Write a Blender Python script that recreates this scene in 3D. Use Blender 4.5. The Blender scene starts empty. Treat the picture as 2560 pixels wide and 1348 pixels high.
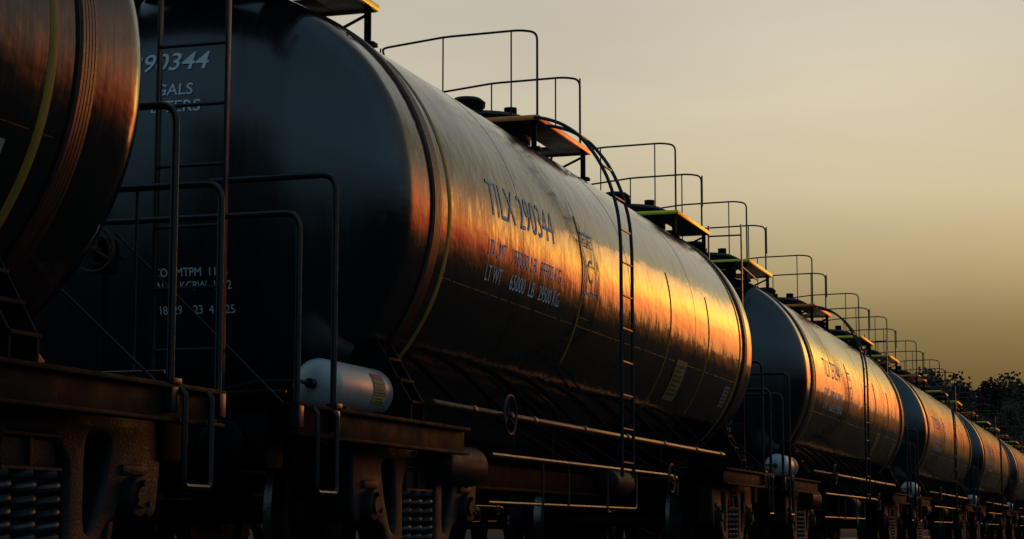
import bpy, bmesh, math, random
from mathutils import Vector, Matrix
random.seed(7)
R=1.45; ZC=2.42; HC=5.6; HD=0.66; PITCH=15.25; C1=17.15
scene=bpy.context.scene
coll=scene.collection

# ---------------------------------------------------------------- materials
def mat_new(name):
    m=bpy.data.materials.new(name); m.use_nodes=True
    nt=m.node_tree; b=nt.nodes["Principled BSDF"]
    return m,nt,b
def nd(nt,t,**k):
    n=nt.nodes.new(t)
    for a,v in k.items(): setattr(n,a,v)
    return n
def lk(nt,a,b): nt.links.new(a,b)
def mth(nt,op,a,b=None,c=None):
    n=nt.nodes.new("ShaderNodeMath"); n.operation=op
    for i,v in enumerate((a,b,c)):
        if v is None: continue
        if isinstance(v,(int,float)): n.inputs[i].default_value=v
        else: nt.links.new(v,n.inputs[i])
    return n.outputs[0]
def ramp(nt,fac,stops):
    n=nt.nodes.new("ShaderNodeValToRGB")
    e=n.color_ramp.elements
    while len(e)>1: e.remove(e[-1])
    e[0].position=stops[0][0]; e[0].color=(*stops[0][1],1)
    for p,c in stops[1:]:
        x=e.new(p); x.color=(*c,1)
    nt.links.new(fac,n.inputs[0]); return n.outputs[0]

def simple(name,c1,c2,rough=(0.4,0.6),metal=0.0,scale=6,bump=0.15,ior=1.5,stretch=(1,1,1),dist=0.01,spec=0.5):
    m,nt,b=mat_new(name)
    tc=nd(nt,"ShaderNodeTexCoord"); mp=nd(nt,"ShaderNodeMapping"); mp.inputs[3].default_value=stretch
    lk(nt,tc.outputs["Object"],mp.inputs[0])
    n=nd(nt,"ShaderNodeTexNoise"); n.inputs["Scale"].default_value=scale; n.inputs["Detail"].default_value=8
    n.inputs["Roughness"].default_value=0.65
    lk(nt,mp.outputs[0],n.inputs["Vector"])
    col=ramp(nt,n.outputs[0],[(0.35,c1),(0.65,c2)])
    lk(nt,col,b.inputs["Base Color"])
    mr=nd(nt,"ShaderNodeMapRange"); mr.inputs[1].default_value=.3; mr.inputs[2].default_value=.7
    mr.inputs[3].default_value=rough[0]; mr.inputs[4].default_value=rough[1]
    lk(nt,n.outputs[0],mr.inputs[0]); lk(nt,mr.outputs[0],b.inputs["Roughness"])
    b.inputs["Metallic"].default_value=metal; b.inputs["IOR"].default_value=ior
    b.inputs["Specular IOR Level"].default_value=spec
    n2=nd(nt,"ShaderNodeTexNoise"); n2.inputs["Scale"].default_value=scale*9; n2.inputs["Detail"].default_value=5
    lk(nt,mp.outputs[0],n2.inputs["Vector"])
    bp=nd(nt,"ShaderNodeBump"); bp.inputs["Strength"].default_value=bump; bp.inputs["Distance"].default_value=dist
    lk(nt,n2.outputs[0],bp.inputs["Height"]); lk(nt,bp.outputs[0],b.inputs["Normal"])
    return m

def tank_material():
    m,nt,b=mat_new("black_tank_paint")
    tc=nd(nt,"ShaderNodeTexCoord"); s=nd(nt,"ShaderNodeSeparateXYZ"); lk(nt,tc.outputs["Object"],s.inputs[0])
    x,y,z=s.outputs
    ang=mth(nt,"ARCTAN2",z,x)
    rad=mth(nt,"SQRT",mth(nt,"ADD",mth(nt,"MULTIPLY",x,x),mth(nt,"MULTIPLY",z,z)))
    def cyl(sa,sy):
        c=nd(nt,"ShaderNodeCombineXYZ")
        lk(nt,mth(nt,"MULTIPLY",ang,sa),c.inputs[0]); lk(nt,mth(nt,"MULTIPLY",y,sy),c.inputs[1])
        return c.outputs[0]
    def noise(v,sc=1.0,det=4,ro=.55):
        n=nd(nt,"ShaderNodeTexNoise"); n.inputs["Scale"].default_value=sc; n.inputs["Detail"].default_value=det
        n.inputs["Roughness"].default_value=ro
        lk(nt,v,n.inputs["Vector"]); return n.outputs[0]
    fine=noise(cyl(1.6,45),1,4,.6)
    mid=noise(cyl(2.4,10),1,3,.5)
    dents=noise(cyl(5.0,2.6),1,3,.5)
    teeth=noise(cyl(3.2,26),1,3,.5)
    scr=noise(cyl(3,30),1,6,.7)
    cv=nd(nt,"ShaderNodeCombineXYZ"); lk(nt,mth(nt,"MULTIPLY",x,14),cv.inputs[0]); lk(nt,mth(nt,"MULTIPLY",z,.9),cv.inputs[2])
    drip=noise(cv.outputs[0],1,6,.7)
    # circumferential work only belongs to the rolled shell: fades out over the dished heads
    fade=nd(nt,"ShaderNodeMapRange"); fade.interpolation_type='SMOOTHSTEP'; fade.inputs[1].default_value=1.15; fade.inputs[2].default_value=1.44
    lk(nt,rad,fade.inputs[0]); fd=fade.outputs[0]
    h=mth(nt,"ADD",mth(nt,"MULTIPLY",fine,.00016),mth(nt,"MULTIPLY",mid,.0016))
    h=mth(nt,"ADD",h,mth(nt,"MULTIPLY",dents,.0080))
    h=mth(nt,"ADD",h,mth(nt,"MULTIPLY",teeth,.0006))
    h=mth(nt,"MULTIPLY",h,fd)
    n3=noise(tc.outputs["Object"],1.3,3,.5)
    h=mth(nt,"ADD",h,mth(nt,"MULTIPLY",n3,.010))
    bp=nd(nt,"ShaderNodeBump"); bp.inputs["Strength"].default_value=0.8; bp.inputs["Distance"].default_value=1.0
    lk(nt,h,bp.inputs["Height"]); lk(nt,bp.outputs[0],b.inputs["Normal"])
    col=ramp(nt,drip,[(0.30,(.003,.005,.007)),(0.52,(.006,.012,.016)),(0.72,(.012,.018,.022))])
    lk(nt,col,b.inputs["Base Color"])
    rr=mth(nt,"ADD",mth(nt,"MULTIPLY",mth(nt,"POWER",scr,2.5),.36),mth(nt,"MULTIPLY",drip,.05))
    rr=mth(nt,"MULTIPLY",rr,fd)
    rr=mth(nt,"ADD",rr,mth(nt,"MULTIPLY",mth(nt,"SUBTRACT",1.0,fd),mth(nt,"ADD",mth(nt,"MULTIPLY",drip,.2),.14)))
    rr=mth(nt,"ADD",rr,.02)
    lk(nt,rr,b.inputs["Roughness"])
    b.inputs["IOR"].default_value=1.72
    return m

M={}
M["tank"]=tank_material()
M["band"]=simple("brown_strap_steel",(.09,.038,.03),(.22,.10,.08),(.25,.45),.6,scale=3,stretch=(1,40,1),bump=.2)
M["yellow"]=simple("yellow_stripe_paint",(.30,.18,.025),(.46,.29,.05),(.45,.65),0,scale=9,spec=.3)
M["frame"]=simple("black_frame_paint",(.0025,.0035,.0045),(.006,.007,.009),(.5,.75),0,scale=5,ior=1.3,spec=.22)
M["iron"]=simple("cast_iron_dark",(.006,.008,.010),(.022,.023,.025),(.42,.65),.0,scale=7,bump=.35,ior=1.42,spec=.32)
M["spring"]=simple("spring_steel",(.035,.036,.038),(.08,.078,.076),(.35,.5),.3,scale=10)
M["pipe"]=simple("dark_steel_pipe",(.006,.009,.012),(.020,.024,.028),(.22,.42),.2,scale=14,bump=.1,ior=1.6,spec=.4)
M["goldglint"]=simple("golden_glint_steel",(.08,.055,.028),(.17,.115,.06),(.28,.45),.6,scale=10)  # golden base colour paints in the glints on the pipes and weld seam
M["deck"]=simple("platform_steel",(.03,.017,.012),(.09,.05,.03),(.35,.6),.3,scale=8,bump=.3)
M["edge"]=simple("orange_sunlit_edge",(.75,.20,.05),(.95,.32,.09),(.25,.4),.8,scale=8)  # orange sun glint on the middle platform's rim, put into the colour
M["edgey"]=simple("yellow_sunlit_edge",(.85,.70,.06),(.95,.84,.10),(.25,.4),.8,scale=8)  # yellow stands in for sunlight catching the end platforms' rims
M["white"]=simple("brushed_aluminium_paint",(.42,.43,.43),(.58,.58,.56),(.3,.5),.3,scale=3,stretch=(1,1,1),bump=.05)
M["red"]=simple("rusty_red_wheel",(.07,.02,.012),(.15,.045,.028),(.45,.65),.2,scale=12)
M["letter"]=simple("grey_lettering",(.76,.82,.92),(.86,.90,.97),(.75,.9),0,scale=20,ior=1.25)
M["lethead"]=simple("pale_lettering",(.70,.78,.83),(.82,.88,.92),(.5,.7),0,scale=20)
M["placard"]=simple("worn_placard",(.16,.15,.07),(.28,.25,.13),(.5,.7),0,scale=14)
M["labelred"]=simple("red_label",(.45,.03,.02),(.55,.05,.03),(.5,.6))
M["labelyel"]=simple("yellow_label",(.55,.42,.06),(.66,.5,.1),(.5,.6))
M["labelink"]=simple("label_ink",(.02,.02,.02),(.04,.04,.04),(.5,.6))
M["labelwhite"]=simple("label_white",(.26,.27,.26),(.36,.37,.35),(.5,.6))
M["tread"]=simple("polished_wheel_tread",(.10,.09,.085),(.2,.18,.16),(.2,.35),.9,scale=10)
M["rail"]=simple("rail_steel",(.12,.08,.06),(.2,.15,.12),(.3,.5),.7)
M["sleeper"]=simple("sleeper_timber",(.03,.022,.016),(.06,.045,.035),(.7,.9))
M["bark"]=simple("tree_bark",(.03,.022,.016),(.06,.045,.03),(.8,.95))
M["ballast"]=simple("ballast_stone",(.02,.017,.015),(.07,.06,.05),(.85,.95),0,scale=14,bump=1,dist=.05,ior=1.2)
M["ground"]=simple("dark_dry_ground",(.012,.012,.008),(.035,.030,.018),(.9,.98),0,scale=.6,bump=.8,dist=.05,ior=1.2)
mm,nt,b=mat_new("tree_foliage")
oi=nd(nt,"ShaderNodeNewGeometry"); col=ramp(nt,oi.outputs["Random Per Island"],[(0,(.03,.028,.014)),(.5,(.05,.04,.02)),(1,(.08,.05,.025))])
lk(nt,col,b.inputs["Base Color"]); b.inputs["Roughness"].default_value=.9; M["leaf"]=mm

# ---------------------------------------------------------------- builder
class B:
    def __init__(s): s.bm=bmesh.new()
    def box(s,c,d,bev=0.008,rot=None):
        vs=bmesh.ops.create_cube(s.bm,size=1)["verts"]
        mt=Matrix.Translation(c)@(rot if rot else Matrix())@Matrix.Diagonal((*d,1))
        bmesh.ops.transform(s.bm,matrix=mt,verts=vs)
        if bev:
            es=list({e for v in vs for e in v.link_edges})
            bmesh.ops.bevel(s.bm,geom=es,offset=min(bev,min(d)*.3),segments=2,affect='EDGES',profile=.6)
        return s
    def tube(s,pts,r,seg=8,closed=False,cap=True):
        P=[Vector(p) for p in pts]; n=len(P); rings=[]
        T=[]
        for i in range(n):
            if closed: t=P[(i+1)%n]-P[i-1]
            elif i==0: t=P[1]-P[0]
            elif i==n-1: t=P[-1]-P[-2]
            else: t=(P[i+1]-P[i]).normalized()+(P[i]-P[i-1]).normalized()
            T.append(t.normalized())
        up=Vector((0,0,1)) if abs(T[0].z)<.9 else Vector((1,0,0))
        N=(up-T[0]*up.dot(T[0])).normalized()
        for i in range(n):
            N=(N-T[i]*N.dot(T[i])).normalized(); Bn=T[i].cross(N)
            rr=r[i] if isinstance(r,(list,tuple)) else r
            rings.append([s.bm.verts.new(P[i]+(N*math.cos(2*math.pi*k/seg)+Bn*math.sin(2*math.pi*k/seg))*rr) for k in range(seg)])
        for i in range(n if closed else n-1):
            a=rings[i]; b_=rings[(i+1)%n]
            for k in range(seg):
                s.bm.faces.new((a[k],a[(k+1)%seg],b_[(k+1)%seg],b_[k]))
        if cap and not closed:
            s.bm.faces.new(list(reversed(rings[0]))); s.bm.faces.new(rings[-1])
        return s
    def cyl(s,p0,p1,r,seg=24,bev=.0):
        d=(Vector(p1)-Vector(p0)); L=d.length; d.normalize(); p0=Vector(p0)
        if bev: s.tube([p0,p0+d*.0001,p0+d*bev*.3,p0+d*bev,p0+d*(L-bev),p0+d*(L-bev*.3),p0+d*(L-.0001),p1],[r-bev,r-bev,r-bev*.35,r,r,r-bev*.35,r-bev,r-bev],seg)
        else: s.tube([p0,p1],r,seg)
        return s
    def revolve(s,prof,axis='Y',seg=64,center=(0,0,0)):
        cx,cy,cz=center; rings=[]
        for (r,h) in prof:
            ring=[]
            for k in range(seg):
                a=2*math.pi*k/seg
                if r<1e-6:
                    if k==0:
                        q=(cx,cy+h,cz) if axis=='Y' else ((cx+h,cy,cz) if axis=='X' else (cx,cy,cz+h))
                        ring=[s.bm.verts.new(q)]
                    break
                u,v=r*math.cos(a),r*math.sin(a)
                q=(cx+u,cy+h,cz+v) if axis=='Y' else ((cx+h,cy+u,cz+v) if axis=='X' else (cx+u,cy+v,cz+h))
                ring.append(s.bm.verts.new(q))
            rings.append(ring)
        for a,b_ in zip(rings,rings[1:]):
            if len(a)==1 and len(b_)==1: continue
            for k in range(seg):
                k2=(k+1)%seg
                if len(a)==1: s.bm.faces.new((a[0],b_[k],b_[k2]))
                elif len(b_)==1: s.bm.faces.new((a[k],b_[0],a[k2]))
                else: s.bm.faces.new((a[k],b_[k],b_[k2],a[k2]))
        return s
    def obj(s,name,mat,parent=None,loc=(0,0,0),smooth=True,angle=35):
        bmesh.ops.recalc_face_normals(s.bm,faces=s.bm.faces)
        me=bpy.data.meshes.new(name)
        if smooth:
            for f in s.bm.faces: f.smooth=True
            for e in s.bm.edges:
                if len(e.link_faces)==2 and e.calc_face_angle(0)>math.radians(angle): e.smooth=False
        s.bm.to_mesh(me); s.bm.free()
        o=bpy.data.objects.new(name,me); coll.objects.link(o)
        me.materials.append(M[mat] if isinstance(mat,str) else mat)
        if parent: o.parent=parent
        o.location=loc
        return o

def rnd(pts,rad=.05,n=5):
    P=[Vector(p) for p in pts]; out=[P[0]]
    for i in range(1,len(P)-1):
        a=(P[i-1]-P[i]); c=(P[i+1]-P[i]); r=min(rad,a.length*.45,c.length*.45)
        p0=P[i]+a.normalized()*r; p2=P[i]+c.normalized()*r
        for k in range(n+1):
            t=k/n; out.append(p0*(1-t)**2+P[i]*2*t*(1-t)+p2*t*t)
    out.append(P[-1]); return out

def heady(r):
    q=min(1,r/R); return HD*(max(0,1-q**2.3))**(1/2.1)

def text_bm(txt,width,height,shear=0,offset=0):
    cu=bpy.data.curves.new("t",'FONT'); cu.body=txt; cu.size=1; cu.resolution_u=3; cu.shear=shear; cu.offset=offset
    o=bpy.data.objects.new("t",cu); coll.objects.link(o)
    dg=bpy.context.evaluated_depsgraph_get(); dg.update()
    me=bpy.data.meshes.new_from_object(o.evaluated_get(dg))
    bm=bmesh.new(); bm.from_mesh(me); bpy.data.objects.remove(o); bpy.data.meshes.remove(me)
    xs=[v.co.x for v in bm.verts]; ys=[v.co.y for v in bm.verts]
    x0,x1,y0,y1=min(xs),max(xs),min(ys),max(ys)
    for v in bm.verts:
        v.co.x=(v.co.x-x0)/(x1-x0)*width; v.co.y=(v.co.y-y0)/(y1-y0)*height; v.co.z=0
    k=0
    while k*.04<max(height,width):
        k+=1
        for no in ((0,1,0),(1,0,0)):
            if k*.04<(height if no[1] else width):
                bmesh.ops.bisect_plane(bm,geom=bm.verts[:]+bm.edges[:]+bm.faces[:],plane_co=(k*.04,k*.04,0),plane_no=no)
    return bm
def to_side(bm,y0,z0,off=.004):
    for v in bm.verts:
        y=y0+v.co.x; ps=(z0+v.co.y)/R
        v.co=Vector(((R+off)*math.cos(ps),y,(R+off)*math.sin(ps)))
def to_head(bm,x0,z0,off=.006):
    for v in bm.verts:
        x=x0+v.co.x; z=z0+v.co.y; r=math.hypot(x,z)
        v.co=Vector((x,-(HC+heady(r))-off,z))
def grid_bm(w,h,n=10):
    bm=bmesh.new(); g=[[bm.verts.new((w*i/n,h*j/n,0)) for j in range(n+1)] for i in range(n+1)]
    for i in range(n):
        for j in range(n): bm.faces.new((g[i][j],g[i+1][j],g[i+1][j+1],g[i][j+1]))
    return bm
def bm_obj(bm,name,mat,parent,loc=(0,0,0)):
    b_=B(); b_.bm.free(); b_.bm=bm; return b_.obj(name,mat,parent,loc,smooth=False)
def merge(bms):
    me=bpy.data.meshes.new("x"); out=bmesh.new()
    for q in bms:
        q.to_mesh(me); out.from_mesh(me); q.free()
    bpy.data.meshes.remove(me); return out

# ================================================================ TANK CAR (template)
car=bpy.data.objects.new("tank_car",None); coll.objects.link(car)
T=(0,0,ZC)
prof=[(0,-(HC+HD))]
for i in range(1,40):
    r=R*math.sin(math.pi/2*i/40); prof.append((r,-(HC+heady(r))))
prof.append((R,-HC))
for k in range(1,40): prof.append((R,-HC+2*HC*k/40))
prof+= [(r,-h) for r,h in reversed(prof[:41])]
tank=B().revolve(prof,seg=144).obj("tank_shell","tank",car,T,angle=60)
def arc_band(b_,y0,y1,p0,p1,r0,r1,n=60,ridges=1):
    ys=[]
    for k in range(ridges):
        a=y0+(y1-y0)*k/ridges; c=y0+(y1-y0)*(k+1)/ridges
        ys+=[(a,r0),(a+(c-a)*.15,r1),(c-(c-a)*.15,r1),(c,r0 if k==ridges-1 else r0+(r1-r0)*.45)]
    rows=[]
    for i in range(n+1):
        ps=math.radians(p0+(p1-p0)*i/n)
        rows.append([b_.bm.verts.new((r*math.cos(ps),y,r*math.sin(ps))) for y,r in ys])
    for a,c in zip(rows,rows[1:]):
        for k in range(len(ys)-1): b_.bm.faces.new((a[k],a[k+1],c[k+1],c[k]))
for sgn in (-1,1):
    b_=B(); arc_band(b_,sgn*5.2-.065,sgn*5.2+.065,-62,242,R+.001,R+.020,120,5)
    b_.obj("retaining_strap","band",car,T)
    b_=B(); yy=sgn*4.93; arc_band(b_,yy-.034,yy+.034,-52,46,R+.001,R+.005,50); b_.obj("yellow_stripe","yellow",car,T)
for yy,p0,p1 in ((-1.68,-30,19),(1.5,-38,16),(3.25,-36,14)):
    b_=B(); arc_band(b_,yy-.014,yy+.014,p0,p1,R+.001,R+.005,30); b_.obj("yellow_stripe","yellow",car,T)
b_=B()
for ps in (-17,):
    y=-5.0
    while y<5.0:
        L=random.uniform(.15,.5); c=math.radians(ps)
        b_.tube([((R+.001)*math.cos(c),y,(R+.001)*math.sin(c)),((R+.001)*math.cos(c),min(5.05,y+L),(R+.001)*math.sin(c))],.0040,5)
        y+=L+random.uniform(.03,.1)
b_.obj("weld_seam","goldglint",car,T)
for yy in (-3.3,-.1,2.6):
    b_=B(); b_.tube([((R-.001)*math.cos(2*math.pi*k/120),yy,(R-.001)*math.sin(2*math.pi*k/120)) for k in range(120)],.003,5,closed=True)
    b_.obj("girth_weld","tank",car,T)

t1=text_bm("TILX 290344",1.62,.26,offset=-.008); to_side(t1,-4.07,.125); bm_obj(t1,"side_lettering","letter",car,T)
for s_,w,y0,z0 in (("LD LMT",.42,-4.1,-.165),("198000 LB",.60,-3.54,-.165),("89800 KG",.55,-2.83,-.165),
                   ("LT WT",.36,-4.1,-.345),("65000  LB",.60,-3.54,-.345),("29500 KG",.55,-2.83,-.345)):
    t=text_bm(s_,w,.115); to_side(t,y0,z0); bm_obj(t,"side_lettering","letter",car,T)
ls=[]
for (a,c,w,h) in ((-1.62,-.16,.36,.018),(-1.62,.34,.36,.018),(-1.62,-.142,.018,.482),(-1.278,-.142,.018,.482)):
    g=grid_bm(w,h,12); to_side(g,a,c); ls.append(g)
t=text_bm("CLASS",.26,.075); to_side(t,-1.57,.235); ls.append(t)
t=text_bm("C",.13,.2); to_side(t,-1.505,-.06); ls.append(t)
bm_obj(merge(ls),"class_marking","letter",car,T)
g=grid_bm(.46,.42); to_side(g,1.98,-.82,.006); pl=bm_obj(g,"placard","placard",car,T)
ls=[]
for k in range(7):
    g=grid_bm(.36-.05*(k%3),.018,6); to_side(g,2.03,-.76+.048*k,.009); ls.append(g)
bm_obj(merge(ls),"placard_print","labelink",pl,(0,0,0))
g=grid_bm(.26,.24); to_side(g,4.45,-.74,.006); pl=bm_obj(g,"placard","labelwhite",car,T)
ls=[]
for k in range(5):
    g=grid_bm(.2,.022,6); to_side(g,4.48,-.71+.042*k,.009); ls.append(g)
bm_obj(merge(ls),"placard_print","labelink",pl,(0,0,0))
for s_,w,h,x0,z0 in (("TILX 290344",.95,.120,-.655,.770),("30100",.30,.072,-.52,.605),("GALS",.25,.075,-.035,.605),("113900",.36,.072,-.56,.495),("LITERS",.33,.075,-.055,.495),
                  ("CO.  MTPM  1188",.48,.052,-.01,-.53),("ADD. KCBW  1452",.49,.052,.0,-.612),("18929    23  4  125",.48,.052,.02,-.757)):
    t=text_bm(s_,w,h,shear=.12 if "TILX" in s_ else 0,offset=.008 if z0>0 else 0); to_head(t,x0,z0); bm_obj(t,"head_lettering","lethead",car,T)

ZT=ZC+R
def platform(yc,edge):
    b_=B()
    b_.revolve([(0,-.05),(.46,-.05),(.47,.10),(.56,.115),(.57,.14),(.53,.16),(.52,.2),(.42,.25),(.2,.28),(0,.285)],'Z',40,(0,yc,ZT))
    b_.revolve([(0,.15),(.14,.15),(.14,.36),(.165,.365),(.17,.41),(.12,.45),(0,.46)],'Z',28,(-.12,yc-.02,ZT))
    for k in range(10):
        a=2*math.pi*k/10; b_.cyl((.535*math.cos(a),yc+.535*math.sin(a),ZT+.10),(.535*math.cos(a),yc+.535*math.sin(a),ZT+.19),.018,8)
    b_.cyl((.26,yc+.1,ZT+.2),(.26,yc+.1,ZT+.36),.06,16); b_.cyl((.1,yc-.34,ZT+.15),(.1,yc-.34,ZT+.31),.04,12)
    dome=b_.obj("manway_dome","frame",car)
    zp=ZT+.05; b_=B()
    for x0,x1,y0,y1 in ((.5,.80,-.85,.85),(-.80,-.5,-.85,.85),(-.5,.5,-.85,-.5),(-.5,.5,.5,.85)):
        b_.box(((x0+x1)/2,yc+(y0+y1)/2,zp),(x1-x0-.004,y1-y0-.004,.016),.004)
    for k in range(28):
        b_.box((.69,yc-.83+k*.0613,zp+.012),(.20,.01,.010),0); b_.box((-.69,yc-.83+k*.0613,zp+.012),(.20,.01,.010),0)
    pf=b_.obj("walkway_platform","deck",car)
    b_=B()
    for sx in (-1,1):
        b_.box((sx*.812,yc,zp),(.022,1.72,.045),.004)
    for sy in (-1,1): b_.box((0,yc+sy*.862,zp),(1.6,.022,.045),.004)
    b_.obj("platform_edge",edge,pf)
    for sx in (-1,1):
        for yy in (-.80,.80):
            b_=B()
            x=sx*.76; zt=ZC+math.sqrt(R*R-x*x)
            b_.box((x,yc+yy,(zp+zt)/2-.02),(.045,.03,zp-zt+.02),.004); b_.box((x,yc+yy,zt+.0),(.12,.09,.03),.004)
            b_.tube([(x,yc+yy,zp-.05),(x*.7,yc+yy,ZC+math.sqrt(R*R-(x*.7)**2))],.012,6)
            b_.obj("platform_bracket","frame",pf)
    for sy,ht in ((-1,.80),(1,.68)):
        b_=B(); y=yc+sy*.70; zt=zp+ht
        b_.tube(rnd([(.76,y,zp),(.76,y,zt-.0),(.60,y,zt+.03),(-.1,y,zt+.02),(-.70,y,zt-.04),(-.80,y-sy*.30,zt-.05),(-.80,y-sy*.30,zt-.22)],.07),.0108,8)
        for x in (.52,-.12): b_.tube([(x,y,zp),(x,y,zt+.02)],.0075,6)
        b_.tube([(-.72,y,ZC+R*.8),(-.72,y,zt-.04)],.0075,6)
        if sy>0: b_.tube(rnd([(.76,y,zt-.06),(.80,y-sy*.14,zt-.02),(.80,y-sy*.14,zt-.4)],.03),.009,6)
        b_.obj("safety_railing","pipe",pf)
platform(-5.48,"edgey"); platform(.05,"edge"); platform(5.5,"edgey")

b_=B()
arch=[(1.60,2.42),(1.60,2.75),(1.58,3.02),(1.50,3.30),(1.38,3.53),(1.23,3.71),(1.08,3.81),(.94,3.86),(.84,3.88)]
for dy in (-.19,.19):
    y=-.82+dy
    b_.tube(rnd([(1.60,y,.80)]+[(p,y,q) for p,q in arch],.12,3),.015,8)
def archx(z):
    for (a,b2),(c,d2) in zip(arch,arch[1:]):
        if b2<=z<=d2: return a+(c-a)*(z-b2)/(d2-b2)
    return 1.60
for k in range(11):
    z=.92+k*.28
    b_.tube([(archx(z),-1.01,z),(archx(z),-.63,z)],.010,6)
for dy in (-.19,.19): b_.tube([(1.16,-.82+dy,1.52),(1.6,-.82+dy,1.45)],.010,6)
b_.obj("side_ladder","pipe",car)

b_=B(); b_.cyl((1.43,-5.2,1.16),(1.43,4.0,1.16),.025,12,.006)
for y in (-4.4,-3.0,-1.6,-.2,1.2,2.6,3.8): b_.cyl((1.43,y-.03,1.16),(1.43,y+.03,1.16),.034,12,.006)
b_.obj("running_pipe","goldglint",car)
b_=B(); b_.tube(rnd([(1.40,-3.9,.88),(1.40,1.55,.88),(1.40,1.9,.86),(1.40,1.9,.70)],.08),.017,8)
b_.tube(rnd([(1.38,-3.9,.55),(1.38,.35,.55),(1.38,.35,.88)],.08),.012,8)
for y in (-2.6,-1.9,-.7): b_.tube([(1.39,y,.88),(1.39,y,.55)],.009,6)
b_.obj("brake_pipe","goldglint",car)
sme=None
for k in range(9):
    y=-4.55+k*1.0
    if sme is None:
        c=math.radians(-41); b_=B(); b_.tube([(R*math.cos(c)*.99,0,ZC+R*math.sin(c)*.99),(1.41,0,1.17)],.020,6)
        o=b_.obj("pipe_strut","frame",car); sme=o.data
    else:
        o=bpy.data.objects.new("pipe_strut",sme); coll.objects.link(o); o.parent=car
    o.location=(0,y,0)
sme=None
for y in (-2.2,-1.5,-1.2,-.3,1.0,2.0):
    if sme is None:
        b_=B(); b_.tube([(.85,0,ZC-1.17),(1.38,.25,.90)],.016,6); o=b_.obj("pipe_strut","frame",car); sme=o.data
    else:
        o=bpy.data.objects.new("pipe_strut",sme); coll.objects.link(o); o.parent=car
    o.location=(0,y,0)
sme=None
for y in (-3.4,-2.4,-.4,1.2):
    if sme is None:
        b_=B(); b_.tube([(1.41,0,1.16),(1.40,0,.88)],.010,6); o=b_.obj("pipe_hanger","pipe",car); sme=o.data
    else:
        o=bpy.data.objects.new("pipe_hanger",sme); coll.objects.link(o); o.parent=car
    o.location=(0,y,0)
def wheel(name,c,r,axis,mat,tr=.014):
    b_=B()
    def P(u,v,w): return (c[0]+w,c[1]+u,c[2]+v) if axis=='X' else (c[0]+u,c[1]+w,c[2]+v)
    b_.tube([P(r*math.cos(2*math.pi*k/32),r*math.sin(2*math.pi*k/32),0) for k in range(32)],tr,8,closed=True)
    for k in range(3):
        a=math.pi/2+2*math.pi*k/3; b_.tube([P(0,0,-.02),P(.5*r*math.cos(a),.5*r*math.sin(a),-.012),P(r*math.cos(a),r*math.sin(a),0)],tr*.8,6)
    b_.cyl(P(0,0,-.04),P(0,0,.02),.022,12,.005)
    b_.cyl(P(0,0,-.04),P(0,0,-.30 if axis=='X' else .30),.014,8)
    return b_.obj(name,mat,car)
wheel("hand_wheel",(1.55,-3.93,1.15),.135,'X',"red",.010)
wheel("hand_wheel",(1.52,1.15,.84),.13,'X',"red",.010)
b_=B(); b_.revolve([(0,-.35),(.12,-.35),(.13,-.3),(.1,-.28),(.1,-.1),(.2,-.08),(.22,.05),(0,.06)],'Z',24,(0,.2,ZC-R)); b_.obj("outlet_valve","frame",car)

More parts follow.
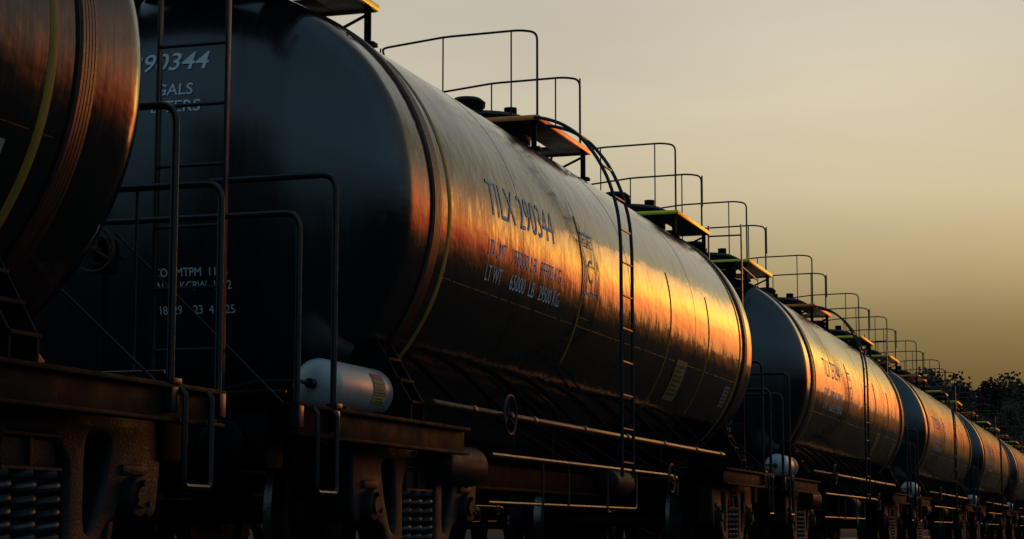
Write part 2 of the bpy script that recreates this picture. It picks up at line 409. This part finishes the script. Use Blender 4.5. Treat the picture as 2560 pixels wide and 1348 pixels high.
b_=B(); b_.box((0,0,.83),(.44,14.3,.20),.012); b_.box((0,0,.72),(.62,14.3,.03),.008); b_.obj("centre_sill","frame",car)
for sg in (-1,1):
    yA=sg*7.22; yB=sg*4.35; ym=(yA+yB)/2; L=abs(yA-yB)
    b_=B()
    b_.box((0,ym,1.03),(2.80,L,.024),.005)
    for sx in (-1,1):
        b_.box((sx*1.345,ym,.945),(.03,L-.02,.143),.005); b_.box((sx*1.365,ym,.868),(.075,L-.02,.02),.005)
    b_.box((0,sg*7.08,.85),(2.40,.24,.33),.03)
    b_.box((0,sg*5.2,1.0),(2.2,.5,.10),.02)
    for x in (-1.0,1.0): b_.revolve([(0,sg*.19),(.09,sg*.19),(.125,sg*.17),(.13,sg*.13),(.06,sg*.12),(.06,0),(.1,0),(0,-sg*.01)],'Y',24,(x,sg*7.2,.82))
    b_.obj("end_deck","frame",car)
    for sx in (-1,1):
        b_=B()
        for dy in (-.11,.11):
            y=sg*5.35+dy
            q=[(sx*.80,ZC-1.19),(sx*1.15,ZC-.86),(sx*1.39,1.15),(sx*1.39,1.045),(sx*.75,1.045)]
            f=[b_.bm.verts.new((x,y-.008,z)) for x,z in q]; g=[b_.bm.verts.new((x,y+.008,z)) for x,z in q]
            b_.bm.faces.new(f); b_.bm.faces.new(list(reversed(g)))
            for i in range(5): b_.bm.faces.new((f[i],g[i],g[(i+1)%5],f[(i+1)%5]))
        for t in (0,.33,.66,1): b_.box((sx*(1.15+.24*t),sg*5.35,ZC-.86+t*(1.15-ZC+.86)),(.02,.24,.02),.004)
        sd=b_.obj("tank_saddle","frame",car,smooth=False)
    b_=B(); b_.box((0,sg*7.33,.83),(.28,.30,.24),.02); b_.box((0.03,sg*7.50,.83),(.16,.2,.26),.04); b_.box((.13,sg*7.53,.83),(.07,.14,.24),.03)
    b_.tube(rnd([(-.5,sg*7.25,.75),(-.5,sg*7.45,.6),(-.35,sg*7.55,.35),(-.2,sg*7.6,.3)],.08),.022,8)
    b_.obj("coupler","iron",car)
    for sx in (-1,1):
        b_=B(); xe=.58*sx
        b_.tube(rnd([(sx*1.37,sg*6.68,.92),(sx*1.37,sg*6.68,2.38),(xe,sg*6.68,2.38)],.09,7),.019,10)
        b_.box((sx*1.375,sg*6.68,.97),(.05,.07,.13),.008); b_.box((sx*1.375,sg*6.68,1.05),(.07,.09,.03),.005)
        b_.obj("end_handrail","pipe",car)
    b_=B(); b_.tube(rnd([(1.37,sg*7.19,.92),(1.37,sg*7.19,2.08),(-1.37,sg*7.19,2.08),(-1.37,sg*7.19,.92)],.09,7),.018,10)
    for sx in (-1,1): b_.box((sx*1.375,sg*7.19,.97),(.05,.07,.13),.008)
    if sg>0: b_.tube([(.9,sg*7.19,2.08),(.9,sg*7.19,1.04)],.010,6)
    b_.obj("end_handrail","pipe",car)
    b_=B()
    b_.tube([(sg*-.12,sg*6.98,2.06),(sg*-1.2,sg*6.98,1.05)],.008,6); b_.tube([(sg*.05,sg*6.9,2.06),(sg*1.2,sg*6.9,1.05)],.008,6)
    b_.tube([(-1.2,sg*6.95,1.12),(1.2,sg*6.95,1.12)],.010,6)
    b_.obj("cross_brace","pipe",car)
    for sx in (-1,1):
        b_=B(); b_.tube(rnd([(sx*1.385,sg*7.02,1.02),(sx*1.42,sg*7.02,1.0),(sx*1.42,sg*7.02,.56),(sx*1.42,sg*6.74,.56),(sx*1.42,sg*6.74,1.0),(sx*1.385,sg*6.74,1.02)],.035,4),.015,8)
        b_.obj("stirrup_step","pipe",car)
    sx=-sg; b_=B()
    for x in (.42,.85): b_.box((sx*x,sg*7.04,(1.04+4.3)/2),(.018,.045,3.26),.004)
    for k in range(9): b_.tube([(sx*.42,sg*7.04,1.36+k*.35),(sx*.85,sg*7.04,1.36+k*.35)],.011,8)
    b_.tube([(sx*.42,sg*7.04,3.75),(sx*.42,sg*6.0,3.85)],.012,6); b_.tube([(sx*.85,sg*7.04,3.75),(sx*.85,sg*6.0,3.7)],.012,6)
    b_.obj("end_ladder","pipe",car)
b_=B(); b_.tube([(.14,-7.1,1.04),(.14,-7.1,1.92)],.02,8); b_.box((.14,-7.1,1.9),(.12,.12,.20),.03); b_.obj("brake_stand","frame",car)
wheel("brake_wheel",(.14,-7.24,1.92),.125,'Y',"red",.010)
wheel("brake_wheel",(.14,-7.20,1.92),.08,'Y',"red",.008)
def caps(r,L,c,seg=40):
    pr=[(0,0)]+[(r*math.sin(math.pi/2*i/8),r*.55*(1-math.cos(math.pi/2*i/8))) for i in range(1,9)]
    pr+= [(a,L-h) for a,h in reversed(pr)]
    b_=B(); b_.revolve(pr,'Y',seg,c); return b_
GR=.155; GZ=1.20
b_=caps(GR,.98,(1.14,-6.44,GZ))
gas=b_.obj("gas_cylinder","white",car)
b_=B(); b_.cyl((1.14,-6.40,GZ),(1.14,-6.50,GZ),.03,12,.005); b_.cyl((1.14,-6.5,GZ),(1.14,-6.68,GZ),.012,8); b_.tube(rnd([(1.14,-6.67,GZ),(.9,-6.70,GZ),(.4,-6.70,1.1)],.05),.010,6)
b_.obj("valve","iron",gas)
for y in (-6.22,-5.68):
    b_=B(); b_.box((1.14,y,1.055),(.26,.06,.04),.006); b_.obj("cradle","frame",gas)
def gasmap(bm,y0,z0,off=.004):
    rr=GR+off
    for v in bm.verts:
        ps=(z0+v.co.y)/GR; y=y0+v.co.x; v.co=Vector((1.14+rr*math.cos(ps),y,GZ+rr*math.sin(ps)))
g=grid_bm(.19,.04,8); gasmap(g,-5.86,.07); bm_obj(g,"warning_label","labelred",gas)
g=grid_bm(.19,.10,8); gasmap(g,-5.86,-.032); bm_obj(g,"warning_label","placard",gas)
g=grid_bm(.19,.045,8); gasmap(g,-5.86,-.08); bm_obj(g,"warning_label","labelyel",gas)
t=text_bm("WARNING",.14,.022); gasmap(t,-5.835,.079,.007); bm_obj(t,"warning_label","labelwhite",gas)
ls=[]
for k in range(7):
    g=grid_bm(.15-.03*(k%3),.005,4); gasmap(g,-5.84,-.07+k*.018,.007); ls.append(g)
bm_obj(merge(ls),"label_print","labelink",gas)
b_=caps(.14,.9,(1.18,-4.55,.80)); b_.cyl((1.18,-3.75,.8),(1.18,-3.6,.8),.03,10); b_.obj("air_reservoir","iron",car)
b_=caps(.12,.7,(1.15,.1,.78)); b_.obj("air_reservoir","iron",car)

def chaikin(p,n=2):
    for _ in range(n):
        q=[]
        for i in range(len(p)):
            a=p[i]; c=p[(i+1)%len(p)]
            q.append((a[0]*.8+c[0]*.2,a[1]*.8+c[1]*.2)); q.append((a[0]*.2+c[0]*.8,a[1]*.2+c[1]*.8))
        p=q
    return p
def plate(outs,thick,bev=.014):
    cu=bpy.data.curves.new("p",'CURVE'); cu.dimensions='2D'; cu.fill_mode='BOTH'; cu.extrude=thick/2; cu.bevel_depth=bev; cu.bevel_resolution=2
    for pts in outs:
        sp=cu.splines.new('POLY'); sp.points.add(len(pts)-1); sp.use_cyclic_u=True
        for q,p in zip(sp.points,pts): q.co=(p[0],p[1],0,1)
    o=bpy.data.objects.new("p",cu); coll.objects.link(o)
    dg=bpy.context.evaluated_depsgraph_get(); dg.update()
    me=bpy.data.meshes.new_from_object(o.evaluated_get(dg)); bm=bmesh.new(); bm.from_mesh(me)
    bpy.data.objects.remove(o); bpy.data.meshes.remove(me)
    for v in bm.verts: v.co=Vector((v.co.z,v.co.x,v.co.y))
    bmesh.ops.remove_doubles(bm,verts=bm.verts,dist=.0005)
    return bm
outer=[(-1.16,.66),(-1.16,.84),(-1.06,.905),(-.5,.915),(.5,.915),(1.06,.905),(1.16,.84),(1.16,.66),(1.13,.44),(1.05,.42),(1.03,.58),(.77,.58),(.74,.42),(.64,.40),(.50,.16),(.40,.08),(-.40,.08),(-.50,.16),(-.64,.40),(-.74,.42),(-.77,.58),(-1.03,.58),(-1.05,.42),(-1.13,.44)]
h1=[(.43,.81),(.62,.82),(.72,.77),(.66,.56),(.53,.32),(.43,.32)]
h2=[(-a,c) for a,c in reversed(h1)]
h3=[(-.33,.14),(.33,.14),(.33,.80),(-.33,.80)]
def side_frame():
    bm=plate([chaikin(outer),chaikin(h1),chaikin(h2),chaikin(h3,1)],.13,.028)
    b_=B(); b_.bm.free(); b_.bm=bm
    b_.box((.0,0,.11),(.22,.84,.04),.012)
    for s_ in (-1,1):
        b_.box((.03,s_*.90,.635),(.16,.24,.05),.018)
    b_.tube([(.085,-.25,.62),(.085,.25,.62),(.085,.25,.765),(.085,-.25,.765)],.013,6,closed=True)
    b_.box((.05,0,.69),(.03,.48,.12),.008); b_.box((.078,0,.69),(.02,.02,.13),.004)
    for k in range(3): b_.cyl((.08,-.1+.1*k,.86),(.105,-.1+.1*k,.86),.012,8)
    return b_
sf=side_frame()
def helix(c,r,z0,z1,turn):
    return [(c[0]+r*math.cos(a),c[1]+r*math.sin(a),z0+(z1-z0)*a/(2*math.pi*turn)) for a in [2*math.pi*turn*k/(turn*16) for k in range(turn*16+1)]]
def build_truck(y0):
    b_=B(); b_.box((0,0,.67),(2.10,.36,.12),.03); b_.box((0,0,.78),(.7,.5,.12),.03); b_.box((0,0,.13),(2.0,.5,.03),.01)
    for s_ in (-1,1):
        b_.box((0,s_*.42,.5),(1.5,.09,.14),.02)
        b_.box((s_*.745,.42,.5),(.07,.08,.22),.01); b_.box((s_*.745,-.42,.5),(.07,.08,.22),.01)
        b_.box((s_*.99,0,.36),(.02,.56,.44),.005)
    tr=b_.obj("wheel_truck","iron",car,(0,y0,0))
    for s_ in (-1,1):
        if build_truck.sf is None:
            o=sf.obj("side_frame","iron",tr); build_truck.sf=o.data
        else:
            o=bpy.data.objects.new("side_frame",build_truck.sf); coll.objects.link(o); o.parent=tr
        o.location=(s_*1.08,0,0); o.rotation_euler=(0,0,0 if s_>0 else math.pi)
        for k in (-1,0,1):
            if build_truck.sp is None:
                q=B(); q.tube(helix((0,0),.068,.145,.60,8),.0185,8)
                o=q.obj("coil_spring","spring",tr); build_truck.sp=o.data
            else:
                o=bpy.data.objects.new("coil_spring",build_truck.sp); coll.objects.link(o); o.parent=tr
            o.location=(s_*1.10,k*.20,0)
    for yy in (-.90,.90):
        if build_truck.ws is None:
            q=B(); q.cyl((-1.1,0,.48),(1.1,0,.48),.075,20)
            for s_ in (-1,1):
                pr=[(.075,s_*.66),(.13,s_*.67),(.15,s_*.70),(.36,s_*.735),(.40,s_*.70),(.505,s_*.69),(.515,s_*.70),(.49,s_*.725),(.48,s_*.735),(.478,s_*.82),(.43,s_*.825),(.40,s_*.80),(.36,s_*.775),(.17,s_*.76),(.14,s_*.80),(.075,s_*.80)]
                q.revolve(pr,'X',56,(0,0,.48))
                q.revolve([(0,s_*1.235),(.05,s_*1.235),(.055,s_*1.22),(.09,s_*1.215),(.098,s_*1.20),(.098,s_*1.12),(.115,s_*1.11),(.115,s_*1.0),(0,s_*1.0)],'X',28,(0,0,.51))
                for k in range(3):
                    a=math.pi/2+2*math.pi*k/3; q.cyl((s_*1.21,.065*math.cos(a),.51+.065*math.sin(a)),(s_*1.245,.065*math.cos(a),.51+.065*math.sin(a)),.014,6)
            o=q.obj("wheelset","iron",tr); build_truck.ws=o.data
            o.data.materials.append(M["tread"])
            for p in o.data.polygons:
                c=p.center; rr=math.hypot(c.y,c.z-.48)
                if rr>.455 and abs(c.x)<.9: p.material_index=1
        else:
            o=bpy.data.objects.new("wheelset",build_truck.ws); coll.objects.link(o); o.parent=tr
        o.location=(0,yy,0)
build_truck.sf=build_truck.sp=build_truck.ws=None
build_truck(-4.72); build_truck(5.80)

# ---------------------------------------------------------------- copies
def children_of(o): return [c for c in bpy.data.objects if c.parent==o]
tree={}
def collect(o): tree[o]=children_of(o); [collect(c) for c in tree[o]]
collect(car)
def dup(o,parent):
    n=o.copy(); coll.objects.link(n)
    if parent: n.parent=parent
    for c in tree[o]: dup(c,n)
    return n
def setup(o,x,y,label,grp):
    o.location=(x,y,0); o["label"]=label; o["category"]="tank car"; o["group"]=grp
setup(car,0,C1,"glossy black railway tank car with white lettering and sunset reflections","tank cars coupled in one train")
for n in (-1,1,2,3,4,5,6):
    o=dup(car,None); setup(o,0,C1+PITCH*n-(.1 if n<0 else 0),"glossy black railway tank car coupled into a long train","tank cars coupled in one train")
    if n<0:
        for c in bpy.data.objects:
            if c.parent==o and (abs(c.location.z-ZC)<1e-3 or c.name.startswith(("manway","walkway"))): c.location.y+=.48
for n in range(5):
    o=dup(car,None); setup(o,-9,24.5+PITCH*n,"dark railway tank car standing on the next track","tank cars on the next track")

# ---------------------------------------------------------------- ground and tracks
def struct(o): o["kind"]="structure"
b_=B(); v=[b_.bm.verts.new(p) for p in ((-3000,-600,-.62),(3000,-600,-.62),(3000,6000,-.62),(-3000,6000,-.62))]; b_.bm.faces.new(v)
struct(b_.obj("ground","ground",smooth=False))
for i,x in enumerate((0,-9)):
    b_=B(); q=[(-2.9,-.616),(-1.75,-.24),(1.75,-.24),(2.9,-.616)]
    ring=[]
    for y in (-40,600): ring.append([b_.bm.verts.new((x+a,y,z)) for a,z in q])
    for k in range(3): b_.bm.faces.new((ring[0][k],ring[0][k+1],ring[1][k+1],ring[1][k]))
    bal=b_.obj("ballast","ballast",smooth=False); struct(bal)
    root=bpy.data.objects.new("railway_track",None); coll.objects.link(root); struct(root)
    for s_ in (-1,1):
        b_=B(); xr=x+s_*.755
        b_.box((xr,280,-.02),(.07,640,.04),.006); b_.box((xr,280,-.09),(.02,640,.12),0); b_.box((xr,280,-.155),(.14,640,.02),0)
        b_.obj("rail","rail",root)
    b_=B()
    for k in range(330): b_.box((x,-30+k*.62,-.225),(2.5,.23,.12),0)
    o=b_.obj("sleepers","sleeper",root,smooth=False); o["kind"]="stuff"

# ---------------------------------------------------------------- trees
def make_tree(seed,H):
    rg=random.Random(seed)
    b_=B(); tips=[]
    b_.tube([(0,0,-.8),(.1,0,H*.2),(0,.15,H*.45),(.15,.1,H*.75)],[H*.024,H*.02,H*.014,H*.005],8)
    for k in range(20):
        z=H*rg.uniform(.15,.68); a=rg.uniform(0,6.28); L=H*rg.uniform(.14,.28)*(1.15-z/H*.6)
        e=Vector((math.cos(a)*L,math.sin(a)*L,z+L*rg.uniform(.3,.8)))
        m_=Vector((e.x*.5,e.y*.5,z+(e.z-z)*.35)); b_.tube([(0,0,z),m_,e],[H*.008,H*.005,H*.002],5)
        tips+= [e,m_*.4+e*.6,m_]
        for j in range(2):
            e2=e+Vector((rg.uniform(-1,1),rg.uniform(-1,1),rg.uniform(-.2,1)))*H*.05; b_.tube([m_*.3+e*.7,e2],[H*.0025,H*.001],4); tips.append(e2)
    tr=b_.obj("trunk","bark",None)
    vs=[];fs=[]
    for t in tips+[Vector((0,0,H*.78)),Vector((.2,0,H*.84)),Vector((-.6,.5,H*.74)),Vector((.7,-.5,H*.75))]:
        cr=H*rg.uniform(.06,.09)
        for k in range(210):
            d=Vector((rg.gauss(0,1),rg.gauss(0,1),rg.gauss(0,.75)))
            if d.length>1.5: continue
            p=t+d*cr*.62
            if p.z<H*.08: continue
            s_=H*rg.uniform(.008,.014); u=Vector((rg.gauss(0,1),rg.gauss(0,1),rg.gauss(0,1))).normalized(); w=u.orthogonal().normalized()
            i=len(vs); vs+=[p+u*s_,p+w*s_*.8,p-u*s_,p-w*s_*.8]; fs.append((i,i+1,i+2,i+3))
    me=bpy.data.meshes.new("crown"); me.from_pydata([tuple(v) for v in vs],[],fs); me.materials.append(M["leaf"])
    return tr.data,me,tr
kinds=[make_tree(s_,18) for s_ in (1,2,3)]
spots=[]
rg=random.Random(5)
for y in range(214,430,9):
    spots.append((rg.uniform(-14,-17),y+rg.uniform(-4,4),rg.uniform(.98,1.16)*(1 if y<275 else (1.2 if y<320 else 1.45))))
for y in range(350,440,12):
    spots.append((rg.uniform(-22,-26),y,rg.uniform(1.4,1.6)))
for i,(x,y,s_) in enumerate(spots):
    k=kinds[i%3]; root=bpy.data.objects.new("tree",None); coll.objects.link(root)
    root.location=(x,y,-.6); root.scale=(s_,s_,s_); root.rotation_euler=(0,0,rg.uniform(0,6))
    for nm,me in (("trunk",k[0]),("crown",k[1])):
        o=bpy.data.objects.new(nm,me); coll.objects.link(o); o.parent=root
    root["label"]="dark leafy tree silhouetted against the dusk sky"; root["category"]="tree"; root["group"]="trees beside the railway"
for k in kinds: bpy.data.objects.remove(k[2])

# ---------------------------------------------------------------- sky and sun
AZ=math.radians(11); EL=math.radians(8)
w=bpy.data.worlds.new("World"); scene.world=w; w.use_nodes=True; nt=w.node_tree
bg=nt.nodes["Background"]
tc=nd(nt,"ShaderNodeTexCoord"); s=nd(nt,"ShaderNodeSeparateXYZ"); lk(nt,tc.outputs["Generated"],s.inputs[0])
x,y,z=s.outputs
front=ramp(nt,z,[(0,(.02,.013,.006)),(.05,(.045,.032,.012)),(.075,(.11,.076,.028)),(.10,(.20,.148,.062)),(.13,(.34,.275,.152)),(.165,(.50,.43,.29)),(.21,(.57,.515,.39)),(.28,(.56,.525,.435)),(.48,(.34,.345,.32)),(1,(.06,.085,.12))])
back=ramp(nt,z,[(0,(.008,.010,.013)),(.1,(.05,.085,.11)),(.4,(.15,.27,.36)),(1,(.10,.17,.23))])
az=mth(nt,"ARCTAN2",x,y)
ff=nd(nt,"ShaderNodeMapRange"); ff.interpolation_type='SMOOTHSTEP'; ff.inputs[1].default_value=.1; ff.inputs[2].default_value=.92
lk(nt,y,ff.inputs[0])
# base sky dimmed around the sunset so its reflected glow stays saturated
dk=nd(nt,"ShaderNodeMapRange"); dk.interpolation_type='SMOOTHSTEP'; dk.inputs[1].default_value=math.radians(0); dk.inputs[2].default_value=math.radians(16)
dk.inputs[3].default_value=1; dk.inputs[4].default_value=.3; lk(nt,az,dk.inputs[0])
fs_=nd(nt,"ShaderNodeVectorMath"); fs_.operation='SCALE'; lk(nt,front,fs_.inputs[0]); lk(nt,dk.outputs[0],fs_.inputs["Scale"])
mx=nd(nt,"ShaderNodeMix"); mx.data_type='RGBA'
lk(nt,ff.outputs[0],mx.inputs["Factor"]); lk(nt,back,mx.inputs[6]); lk(nt,fs_.outputs[0],mx.inputs[7])
def lobe(c,sg,stops):
    da=mth(nt,"DIVIDE",mth(nt,"SUBTRACT",az,math.radians(c)),math.radians(sg))
    l=mth(nt,"EXPONENT",mth(nt,"MULTIPLY",mth(nt,"MULTIPLY",da,da),-1.0))
    g=ramp(nt,z,stops); v=nd(nt,"ShaderNodeVectorMath"); v.operation='SCALE'; lk(nt,g,v.inputs[0]); lk(nt,l,v.inputs["Scale"]); return v.outputs[0]
g1=lobe(10,6.3,[(0,(0,0,0)),(.045,(.20,.010,.002)),(.08,(1.1,.09,.008)),(.118,(2.3,.50,.02)),(.155,(2.7,1.6,.06)),(.19,(1.4,.95,.10)),(.235,(.38,.30,.10)),(.32,(.12,.10,.05)),(.50,(0,0,0))])
g2=lobe(22,8,[(0,(0,0,0)),(.045,(.12,.006,.002)),(.085,(.9,.06,.012)),(.15,(1.8,.26,.03)),(.21,(1.1,.26,.05)),(.28,(.36,.15,.07)),(.40,(.08,.05,.03)),(.55,(0,0,0))])
g3=lobe(-7,7,[(0,(0,0,0)),(.10,(.02,.012,.002)),(.14,(.10,.066,.020)),(.18,(.13,.09,.040)),(.24,(.09,.07,.045)),(.38,(0,0,0))])
sky=nd(nt,"ShaderNodeTexSky"); sky.sky_type='NISHITA'; sky.sun_disc=False; sky.sun_elevation=EL; sky.sun_rotation=AZ; sky.dust_density=3
sm=nd(nt,"ShaderNodeVectorMath"); sm.operation='SCALE'; lk(nt,sky.outputs[0],sm.inputs[0]); sm.inputs["Scale"].default_value=.0015
cur=mx.outputs[2]
for o_ in (g1,g2,g3,sm.outputs[0]):
    a=nd(nt,"ShaderNodeVectorMath"); a.operation='ADD'; lk(nt,cur,a.inputs[0]); lk(nt,o_,a.inputs[1]); cur=a.outputs[0]
nz=nd(nt,"ShaderNodeTexNoise"); nz.inputs["Scale"].default_value=2.6; nz.inputs["Detail"].default_value=5
mp=nd(nt,"ShaderNodeMapping"); mp.inputs[3].default_value=(1,1,5); lk(nt,tc.outputs["Generated"],mp.inputs[0]); lk(nt,mp.outputs[0],nz.inputs["Vector"])
hz=mth(nt,"ADD",mth(nt,"MULTIPLY",nz.outputs[0],.40),.80)
a3=nd(nt,"ShaderNodeVectorMath"); a3.operation='SCALE'; lk(nt,cur,a3.inputs[0]); lk(nt,hz,a3.inputs["Scale"])
lk(nt,a3.outputs[0],bg.inputs[0]); bg.inputs[1].default_value=1.0

ld=bpy.data.lights.new("sun",'SUN'); ld.energy=.05; ld.angle=math.radians(12); ld.color=(1,.36,.08)
so=bpy.data.objects.new("sun",ld); coll.objects.link(so)
d=Vector((math.sin(AZ)*math.cos(EL),math.cos(AZ)*math.cos(EL),math.sin(EL)))
so.rotation_euler=d.to_track_quat('Z','Y').to_euler(); so.location=(20,20,30)

# ---------------------------------------------------------------- camera
cd=bpy.data.cameras.new("camera"); cam=bpy.data.objects.new("camera",cd); coll.objects.link(cam)
cd.sensor_width=36; cd.lens=70.3; cd.clip_end=9000; cd.clip_start=.05
cam.location=(5.73,0,.35); cam.rotation_euler=(math.radians(90+7.46),0,math.radians(17.5))
scene.camera=cam
scene.view_settings.view_transform='Standard'; scene.view_settings.look='None'; scene.view_settings.exposure=0
